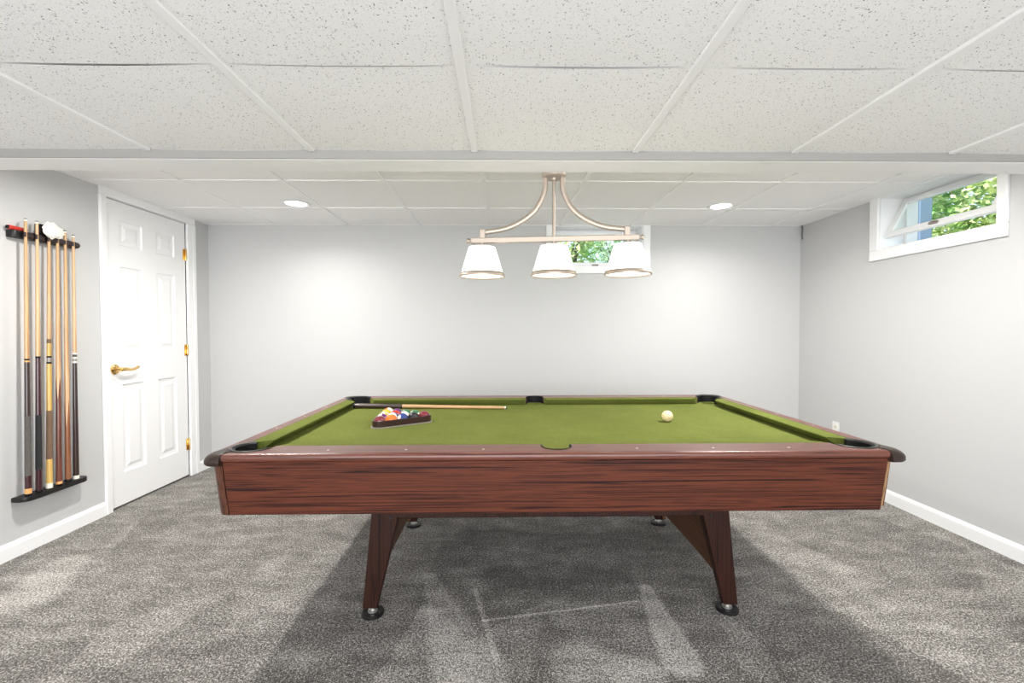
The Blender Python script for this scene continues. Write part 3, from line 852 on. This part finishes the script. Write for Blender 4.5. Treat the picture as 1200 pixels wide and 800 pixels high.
# triangle rack
TR = tag(empty('triangle_rack', (mid.x, mid.y, ZBED+.0005)), 'dark brown triangle rack full of pool balls on the green felt', 'ball rack')
TR.rotation_euler = (0, 0, math.atan2(ed.y, ed.x))
def tri_loop(off, nseg=6):
    """rounded triangle round the 15 balls, offset from ball centres by off"""
    s = 4*d; y0 = RB+.007
    C = [(-s/2, y0), (s/2, y0), (0, y0+s*math.sqrt(3)/2)]
    P = []
    for k, (c, a0) in enumerate(zip(C, (150, 270, 30))):
        for i in range(nseg+1):
            a = math.radians(a0+120*i/nseg); P.append((c[0]+off*math.cos(a), c[1]+off*math.sin(a)))
    return P
def band(bm, o0, o1, z0, z1):
    I, O = tri_loop(o0), tri_loop(o1); n = len(I)
    V = [[bm.verts.new((*p, z)) for p in L_] for L_, z in ((I, z0), (O, z0), (O, z1), (I, z1))]
    for a in range(4):
        b2 = (a+1) % 4
        for i in range(n):
            j = (i+1) % n; bm.faces.new((V[a][i], V[a][j], V[b2][j], V[b2][i]))
bm = B(); band(bm, RB+.0006, RB+.0066, .006, .035); link('rack_frame', bm, plain('dark_maroon_plastic', (.035, .014, .013), .35), TR)
bm = B(); band(bm, RB+.0006, RB+.0125, 0, .0058); link('rack_base', bm, plain('grey_plastic_edge', (.30, .28, .22), .4), TR)

# ------------------------------------------------------------------ cues
def cue(bottom, top, segs, label, group=None, rb=.0145, rt=.0064, bumper=True, category='cue'):
    """segs: list of (name, t0, t1, material[, prongs_lo, prongs_hi])  t measured 0 (butt) .. 1 (tip)"""
    b = Vector(bottom); t = Vector(top); Lg = (t-b).length
    o = tag(empty('pool_cue', b), label, category, group)
    o.rotation_mode = 'QUATERNION'; o.rotation_quaternion = Vector((0, 0, 1)).rotation_difference((t-b).normalized())
    def R(q): 
        q = max(0, min(1, q)); return rb+(rt-rb)*q**.85
    for sg in segs:
        nm, t0, t1, mt = sg[:4]; plo = sg[4] if len(sg) > 4 else 0; phi = sg[5] if len(sg) > 5 else 0
        bm = B(); N = max(2, int((t1-t0)*14))
        prof = []
        for i in range(N+1):
            q = t0+(t1-t0)*i/N; prof.append((R(q)*(1.015 if 'wrap' in nm or 'ring' in nm or 'cap' in nm else 1), q*Lg))
        def zf(k, th):
            tri = abs(((th*4/(2*PI)+.15) % 1)*2-1)
            return (plo*tri*(1-k/N)+phi*tri*(k/N))
        lathe(bm, prof, n=24, zfun=zf if (plo or phi) else None)
        link(nm, bm, mt, o, auto=50)
    return o
XC = XL+.052
ZS = .3135
def tz(y_pix_top, y_pix_bot, y):   # fraction along the cue for a picture row
    return (y_pix_bot-y)/(y_pix_bot-y_pix_top)
rk = 'cues standing in the wall rack'
CU = [((2.385, 2.412), 1.748), ((2.439, 2.470), 1.749), ((2.494, 2.533), 1.741), ((2.548, 2.580), 1.733), ((2.600, 2.624), 1.733), ((2.649, 2.672), 1.718)]
def place(i, segs, label):
    (yb, yt), zt = CU[i]
    return cue((XC+.004, yb, ZS), (XC-.001, yt, zt), segs, label, rk)
F = lambda a, b2: (lambda y: (b2-y)/(b2-a))
f = F(256, 580)
place(0, [('bumper', 0, f(578), M_black), ('butt_cap', f(578), f(572), M_orange_cap), ('butt', f(572), f(557), M_maroon), ('wrap', f(557), f(487), M_greywrap), ('butt', f(487), f(424), M_darkbr), ('joint_ring', f(424), f(422), M_orange_cap), ('joint', f(422), f(420), M_black), ('shaft', f(420), f(259), M_tanw), ('ferrule', f(259), f(257), M_cream), ('tip', f(257), 1, M_chalkblue)],
      'tan cue with dark brown butt, grey wrap and orange collar, leftmost in rack')
f = F(259, 577)
place(1, [('bumper', 0, f(575), M_black), ('butt', f(575), f(551), M_maroon), ('wrap', f(551), f(487), M_blackwrap), ('butt', f(487), f(420), M_maroon), ('joint', f(420), f(418), M_black), ('shaft', f(418), f(262), M_paletan), ('ferrule', f(262), f(260), M_cream), ('tip', f(260), 1, M_chalkblue)],
      'pale cue with dark maroon butt and black wrap, second from left in rack')
f = F(264, 573)
place(2, [('butt_cap', 0, f(567), M_cream), ('butt', f(567), f(539), M_yelw), ('wrap', f(539), f(482), M_brownwrap), ('butt', f(482), f(427), M_yelw), ('joint_ring', f(427), f(425), M_black), ('joint', f(425), f(420), M_greymetal), ('joint_ring', f(420), f(418), M_black), ('collar', f(418), f(403), M_yelw), ('joint_ring', f(403), f(398), M_brownwrap), ('shaft', f(398), f(267), M_tanw), ('ferrule', f(267), f(265), M_cream), ('tip', f(265), 1, M_chalkblue)],
      'amber yellow cue with brown wrap and white butt cap, third from left in rack')
f = F(268, 569)
place(3, [('bumper', 0, f(568), M_black), ('butt_cap', f(568), f(565), M_orange_cap), ('butt', f(565), f(470), M_redbr, 0, .14), ('shaft', f(470), f(271), M_tanw, .14, 0), ('ferrule', f(271), f(269), M_cream), ('tip', f(269), 1, M_chalkblue)],
      'cue with long reddish brown butt and thin tan collar, fourth from left in rack')
f = F(270, 565)
place(4, [('bumper', 0, f(562), M_black), ('butt', f(562), f(503), M_medbr, 0, .17), ('shaft', f(503), f(273), M_tanw, .17, 0), ('ferrule', f(273), f(271), M_cream), ('tip', f(271), 1, M_chalkblue)],
      'one piece cue with long pale points running into a warm brown butt')
f = F(276, 558)
place(5, [('butt_cap', 0, f(554), M_cream), ('butt', f(554), f(424), M_darkbr), ('joint_ring', f(424), f(422), M_cream), ('joint', f(422), f(419), M_greymetal), ('joint_ring', f(419), f(417), M_cream), ('joint', f(417), f(414), M_greywrap), ('joint_ring', f(414), f(412), M_cream), ('shaft', f(412), f(279), M_paletan), ('ferrule', f(279), f(277), M_cream), ('tip', f(277), 1, M_chalkblue)],
      'cue with dark brown butt and white ringed joint, rightmost in rack')
# the cue lying on the bed
cue((-.905, 2.735, ZBED+.0165), (.012, 2.690, ZBED+.0085), [('butt_cap', 0, .012, M_black), ('butt', .012, .315, M_darkbr), ('joint', .315, .32, M_black), ('shaft', .32, .985, M_tanw), ('ferrule', .985, .995, M_cream), ('tip', .995, 1, M_chalkblue)],
    'short dark butted cue lying on the green felt along the far cushion', rb=.0155, rt=.0075)

# wall rack
CR = tag(empty('cue_rack', (XL+.001, 2.515, 1.0)), 'black two bar cue rack hung on the left wall beside the door', 'cue rack')
def rounded_bar(bm, y0, y1, d0, d1, z0, z1):
    r = (d1-d0)*.45; n = 6
    poly = [(d0, y0)] + [(d1-r+r*math.sin(math.radians(90*i/n)), y0+r-r*math.cos(math.radians(90*i/n))) for i in range(n+1)] + \
           [(d1-r+r*math.cos(math.radians(90*i/n)), y1-r+r*math.sin(math.radians(90*i/n))) for i in range(n+1)] + [(d0, y1)]
    prism(bm, poly, z0, z1, bev=.003, seg=2)
bm = B(); rounded_bar(bm, 2.362-2.515, 2.716-2.515, 0, .040, .645, .682); tb = link('top_bar', bm, M_satinblack, CR, auto=40)
bm = B(); rounded_bar(bm, 2.352-2.515, 2.716-2.515, 0, .076, .285-1, .3095-1); bb = link('bottom_bar', bm, M_satinblack, CR, auto=40)
M_clip = plain('dark_red_black_clip', (.022, .010, .010), .4)
for i, ((yb, yt), zt) in enumerate(CU):
    tt = (1.664-ZS)/(zt-ZS); yc = yb+(yt-yb)*tt-2.515
    bm = B(); n = 14; rr = .0105; a_ = [math.radians(-145+290*k/n+180) for k in range(n+1)]
    xc = .052
    pts = [(xc+rr*math.cos(a2), yc+rr*math.sin(a2), .664) for a2 in a_]
    rows = []
    for (x, y, z), a2 in zip(pts, a_):
        rows.append([bm.verts.new((xc+q*math.cos(a2), yc+q*math.sin(a2), zz)) for q, zz in ((.0092, .652), (.0125, .652), (.0125, .676), (.0092, .676))])
    for p, q in zip(rows, rows[1:]):
        for k in range(4):
            j = (k+1) % 4; bm.faces.new((p[k], p[j], q[j], q[k]))
    bm.faces.new(rows[0][::-1]); bm.faces.new(rows[-1])
    link('cue_clip', bm, M_clip, CR, auto=40)
    bm = B(); lathe(bm, [(.0165, .036), (.0165, .050), (.010, .057)], (0, yc+.026, .662), 18, axis='X'); link('knob', bm, M_clip, CR, auto=40)
# bits kept on top of the rack
TBH = 1.0+.682
br = tag(empty('table_brush', (XL+.022, 2.392, TBH)), 'red handled brush lying on the left end of the cue rack', 'brush')
bm = B(); tube(bm, [(0, -.040, .011), (0, -.036, .011), (0, 0, .0112), (0, .05, .011)], [.006, .011, .0112, .010], 16); link('handle', bm, M_red, br, auto=50)
bm = B(); lathe(bm, [(.0085, -.043), (.0085, -.0365)], (0, 0, .011), 16, axis='Y'); link('end_cap', bm, M_black, br)
cb_ = tag(empty('chalk_box', (XL+.020, 2.522, TBH)), 'small black box standing on the cue rack behind the white cloth', 'box')
bm = B(); box(bm, -.016, .016, -.019, .019, 0, .050, .003, 2); link('box_body', bm, M_satinblack, cb_)
bm = B(); box(bm, -.0165, .0165, -.0195, .0195, .050, .060, .003, 2); link('box_lid', bm, M_black, cb_)
# crumpled white cloth hung over the tips of the third and fourth cue
bm = B()
bmesh.ops.create_icosphere(bm, subdivisions=5, radius=1)
from mathutils import noise
for v in bm.verts:
    c = v.co.copy()
    n1_ = noise.noise(c*2.1+Vector((3, 1, 7))); n2_ = noise.noise(c*4.7)
    k = 1+.38*n1_+.20*abs(n2_)
    v.co = Vector((c.x*.0135*(1+.3*n2_), c.y*.056*k, c.z*.036*k*(1-.35*c.y)))
cl = link('cloth', bm, plain('white_cotton', (.80, .77, .70), .9, bump=.5, bscale=120), smooth=True); cl.location = (XC+.024, 2.536, 1.708)
tag(cl, 'crumpled white cloth hung over the tops of the middle cues in the rack', 'cloth')

# ------------------------------------------------------------------ hanging light over the table
LX, LYc, K = .209, 1.93, 1.93/1.822
ZH = ZC
def hz(z): return 1.1626+(z-1.1626)*K-ZH
HL = tag(empty('hanging_light', (LX, LYc, ZH), math.radians(-6.5)), 'three shade champagne metal hanging light above the pool table', 'hanging light')
bm = B(); lathe(bm, [(.060, 0), (.060, -.012), (.050, -.022), (.010, -.024), (.010, hz(1.775)+.03), (.010, hz(1.775))], (0, 0, 0), 36)
link('ceiling_plate', bm, M_nickel, HL, auto=40)
bm = B(); lathe(bm, [(.046, 1.838-ZH), (.051, 1.832-ZH), (.051, 1.812-ZH), (.046, 1.806-ZH), (.012, 1.805-ZH)], (0, 0, 0), 40)
sphere(bm, (0, 0, 1.803-ZH), .013, 16, 10)
link('canopy', bm, M_nickel, HL, auto=40)
def spl(P, n=8):
    out = []
    P = [Vector(p) for p in P]
    for i in range(len(P)-1):
        p0 = P[max(i-1, 0)]; p1 = P[i]; p2 = P[i+1]; p3 = P[min(i+2, len(P)-1)]
        for k in range(n):
            t = k/n
            out.append(.5*((2*p1)+(-p0+p2)*t+(2*p0-5*p1+4*p2-p3)*t*t+(-p0+3*p1-3*p2+p3)*t**3))
    out.append(P[-1]); return out
for s in (-1, 1):
    bm = B()
    pts = spl([(s*.034*K, 0, 1.812-ZH), (s*.037*K, 0, hz(1.718)), (s*.070*K, 0, hz(1.651)), (s*.122*K, 0, hz(1.606)), (s*.195*K, 0, hz(1.574)), (s*.285*K, 0, hz(1.561))])
    tube(bm, pts, .0112, 14, .65)
    link('arm', bm, M_nickel, HL, auto=50)
    bm = B(); box(bm, s*.287*K-.012, s*.287*K+.012, -.012, .012, hz(1.535), hz(1.572), .003, 2); link('arm_block', bm, M_nickel, HL)
bm = B(); tube(bm, [(0, 0, 1.81-ZH), (0, 0, hz(1.53))], .0066, 12); link('stem', bm, M_nickel, HL, auto=50)
bm = B(); box(bm, -.335*K, .335*K, -.008, .008, hz(1.517), hz(1.539), .003, 2); link('crossbar', bm, M_nickel, HL)
for s in (-1, 1):
    bm = B(); lathe(bm, [(.007, s*.334*K), (.007, s*.341*K), (.011, s*.342*K), (.011, s*.350*K), (.005, s*.353*K)], (0, 0, hz(1.528)), 18, axis='X'); link('finial', bm, M_nickel, HL, auto=40)
def shade_mat():
    m = bpy.data.materials.new('frosted_glass_shade'); m.use_nodes = True; nt = m.node_tree; nt.nodes.clear(); L = nt.links
    o = nt.nodes.new('ShaderNodeOutputMaterial'); b = nt.nodes.new('ShaderNodeBsdfPrincipled')
    b.inputs['Base Color'].default_value = (.9, .89, .87, 1); b.inputs['Roughness'].default_value = .3
    b.inputs['Emission Color'].default_value = (1, .96, .90, 1); b.inputs['Emission Strength'].default_value = 1.7
    t = nt.nodes.new('ShaderNodeBsdfTranslucent'); t.inputs[0].default_value = (.95, .92, .88, 1)
    mx = nt.nodes.new('ShaderNodeMixShader'); mx.inputs[0].default_value = .5
    L.new(b.outputs[0], mx.inputs[1]); L.new(t.outputs[0], mx.inputs[2]); L.new(mx.outputs[0], o.inputs[0]); return m
M_shade = shade_mat()
M_bulb = plain('bulb_glow', (1, 1, 1), .4, emit=(1, .90, .76), estr=6)
for k in (-1, 0, 1):
    cx = k*.290*K
    ztop, zbot = hz(1.500), hz(1.380)
    bm = B(); lathe(bm, [(.051*K, ztop-.002), (.054*K, ztop), (.088*K, zbot+.006), (.0845*K, zbot+.006), (.051*K, ztop-.004)], (cx, 0, 0), 40, close=False)
    sh = link('shade', bm, M_shade, HL, auto=40)
    bm = B(); lathe(bm, [(.0825*K, zbot+.019), (.0875*K, zbot+.018), (.0935*K, zbot+.002), (.0915*K, zbot), (.0885*K, zbot+.002), (.0825*K, zbot+.015)], (cx, 0, 0), 40, close=False)
    link('trim_ring', bm, M_nickel, sh, smooth=True)
    bm = B(); lathe(bm, [(.010, hz(1.518)), (.010, ztop+.004), (.052*K, ztop+.002), (.053*K, ztop-.003), (.018, ztop-.006), (.016, ztop-.03)], (cx, 0, 0), 28)
    link('socket', bm, M_nickel, HL, auto=40)
    bm = B(); sphere(bm, (cx, 0, hz(1.440)), .025, 18, 12, (1, 1, 1.15)); link('bulb', bm, M_bulb, sh, smooth=True)
    p = Matrix.Rotation(math.radians(-6.5), 3, 'Z') @ Vector((cx, 0, 0))
    point('shade_lamp', (LX+p.x, LYc+p.y, ZH+hz(1.402)), 2.0, (1, .92, .82), .02)

# ------------------------------------------------------------------ outside the windows
M_leaf = None
def leaf_mat(name, c0, c1):
    m, nt, b = new_mat(name); L = nt.links
    tc = nt.nodes.new('ShaderNodeTexCoord'); n = nd(nt, 'ShaderNodeTexNoise', Scale=4., Detail=2.); L.new(tc.outputs['Object'], n.inputs['Vector'])
    r = ramp(nt, [(.35, c0), (.65, c1)]); L.new(n.outputs['Fac'], r.inputs['Fac']); L.new(r.outputs['Color'], b.inputs['Base Color'])
    b.inputs['Roughness'].default_value = .5
    b.inputs['Subsurface Weight'].default_value = 0
    return m
M_lf = leaf_mat('bright_leaves', (.20, .50, .10), (.85, .90, .46))
M_lf2 = leaf_mat('cool_leaves', (.16, .44, .18), (.72, .85, .60))
M_branch = plain('bark', (.12, .085, .06), .9)
def bush(loc, size, n, mat, label, lw=.035):
    t = tag(empty('bush', loc), label, 'bush')
    rnd = random.Random(int(loc[0]*100+loc[1]*37))
    bm = B()
    for i in range(n):
        # a point in the bush volume, denser towards the skin
        v = Vector((rnd.gauss(0, 1), rnd.gauss(0, 1), rnd.gauss(0, 1))).normalized()*(.55+.45*rnd.random())
        p = Vector((v.x*size[0], v.y*size[1], size[2]*(1+v.z)))
        dr = Vector((rnd.gauss(0, 1), rnd.gauss(0, 1), rnd.gauss(0, .6))).normalized()
        up = Vector((rnd.gauss(0, .5), rnd.gauss(0, .5), 1)).normalized()
        sd = dr.cross(up).normalized(); nr = sd.cross(dr)
        l = lw*(.7+.8*rnd.random()); w = l*.42
        q = [p, p+dr*l*.4+sd*w-nr*w*.2, p+dr*l, p+dr*l*.4-sd*w-nr*w*.2, p+dr*l*.45+nr*w*.15]
        vv = [bm.verts.new(c) for c in q]
        for a, b2 in ((0, 1), (1, 2), (2, 3), (3, 0)): bm.faces.new((vv[a], vv[b2], vv[4]))
    me = bpy.data.meshes.new('foliage'); bm.to_mesh(me); bm.free(); me.materials.append(mat)
    o = bpy.data.objects.new('foliage', me); COL.objects.link(o); o.parent = t
    bm = B()
    for i in range(9):
        a = rnd.uniform(0, 2*PI); e = Vector((math.cos(a)*size[0]*.8, math.sin(a)*size[1]*.8, size[2]*rnd.uniform(.8, 1.8)))
        tube(bm, [(0, 0, 0), e*.4+Vector((0, 0, .1)), e], [.022, .014, .004], 7)
    link('branch', bm, M_branch, t, smooth=True)
    return t
ZG = 1.66
bm = B(); box(bm, XR+WD, 9, -2, 9, ZG-.12, ZG); box(bm, XL, XR+WD, YF+WD, 9, ZG-.12, ZG)
struct(link('ground', bm, plain('mulch_ground', (.42, .40, .34), .95, bump=.6, bscale=40, vary=.3, vscale=20)))
bush((4.05, 3.55, ZG), (.55, 1.05, .75), 17000, M_lf, 'bright green leafy bush outside the open window on the right', .04)
bush((4.6, 1.75, ZG), (.6, .72, .85), 9000, M_lf2, 'darker green bush outside the right window, nearer the camera', .04)
bush((.72, 5.35, ZG), (.42, .40, .62), 2600, M_lf, 'sunlit green bush behind the far window, left part of its pane', .05)
bush((1.55, 6.1, ZG), (.42, .42, .60), 1600, M_lf2, 'pale bluish bush behind the far window, right part of its pane', .05)
# white ribbed window well side and a blue grey post outside the right window
bm = B()
for i in range(11):
    x = 2.89+i*.036
    pts = [(x, 3.625), (x+.006, 3.585), (x+.022, 3.585), (x+.028, 3.625), (x+.036, 3.625)]
    for a, b2 in zip(pts, pts[1:]):
        v = [bm.verts.new(q) for q in ((*a, ZG-.02), (*b2, ZG-.02), (*b2, 2.6), (*a, 2.6))]; bm.faces.new(v)
bmesh.ops.remove_doubles(bm, verts=bm.verts, dist=1e-5)
r = bmesh.ops.extrude_face_region(bm, geom=list(bm.faces)); bmesh.ops.translate(bm, verts=[v for v in r['geom'] if isinstance(v, bmesh.types.BMVert)], vec=(0, .02, 0))
tag(link('siding_panel', bm, plain('white_siding', (.80, .81, .82), .5)), 'white ribbed panel outside the open window at the left of its pane', 'panel')
bm = B(); box(bm, 3.30, 3.40, 3.58, 3.68, ZG-.02, 2.7, .006, 2)
tag(link('post', bm, plain('blue_grey_paint', (.17, .25, .38), .5)), 'blue grey post outside the open window between ribbed panel and bush', 'post')

# ------------------------------------------------------------------ light
sun = bpy.data.lights.new('sun', 'SUN'); sun.energy = 9.0; sun.angle = .02; sun.color = (1, .95, .85)
so = bpy.data.objects.new('sun', sun); COL.objects.link(so)
so.rotation_euler = Vector((.75, .25, -1)).to_track_quat('-Z', 'Y').to_euler()
W_ = bpy.data.worlds.new('sky'); S.world = W_; W_.use_nodes = True
bg = W_.node_tree.nodes['Background']; bg.inputs[0].default_value = (.62, .78, 1, 1); bg.inputs[1].default_value = 1.9
# added fill light shining in at the made-up window behind the camera
area('rear_fill', (0, YR-.16, 1.03), 4.3, 136, (1, .99, .975), (PI/2, 0, 0), 'RECTANGLE', sy=1.43)

# ------------------------------------------------------------------ camera
fpx, yaw, pit, roll, Hc = 532.96, .0162, .0236, -.0017, 1.1626
c, s = math.cos(yaw), math.sin(yaw)
right0 = Vector((c, -s, 0)); fwd0 = Vector((s, c, 0))
cp, sp = math.cos(pit), math.sin(pit)
fwd = fwd0*cp+Vector((0, 0, -sp)); up = fwd0*sp+Vector((0, 0, cp))
cr, sr = math.cos(roll), math.sin(roll)
rt_ = right0*cr+up*sr; upv = -right0*sr+up*cr
cam = bpy.data.cameras.new('camera'); cam.sensor_width = 36; cam.lens = 36*fpx/1200; cam.clip_start = .02
co = bpy.data.objects.new('camera', cam); COL.objects.link(co)
mt = Matrix((rt_, upv, -fwd)).transposed().to_4x4(); mt.translation = (0, 0, Hc); co.matrix_world = mt
S.camera = co
S.view_settings.view_transform = 'Standard'; S.view_settings.look = 'None'; S.view_settings.gamma = 1; S.view_settings.use_curve_mapping = False
S.view_settings.exposure = 0.13
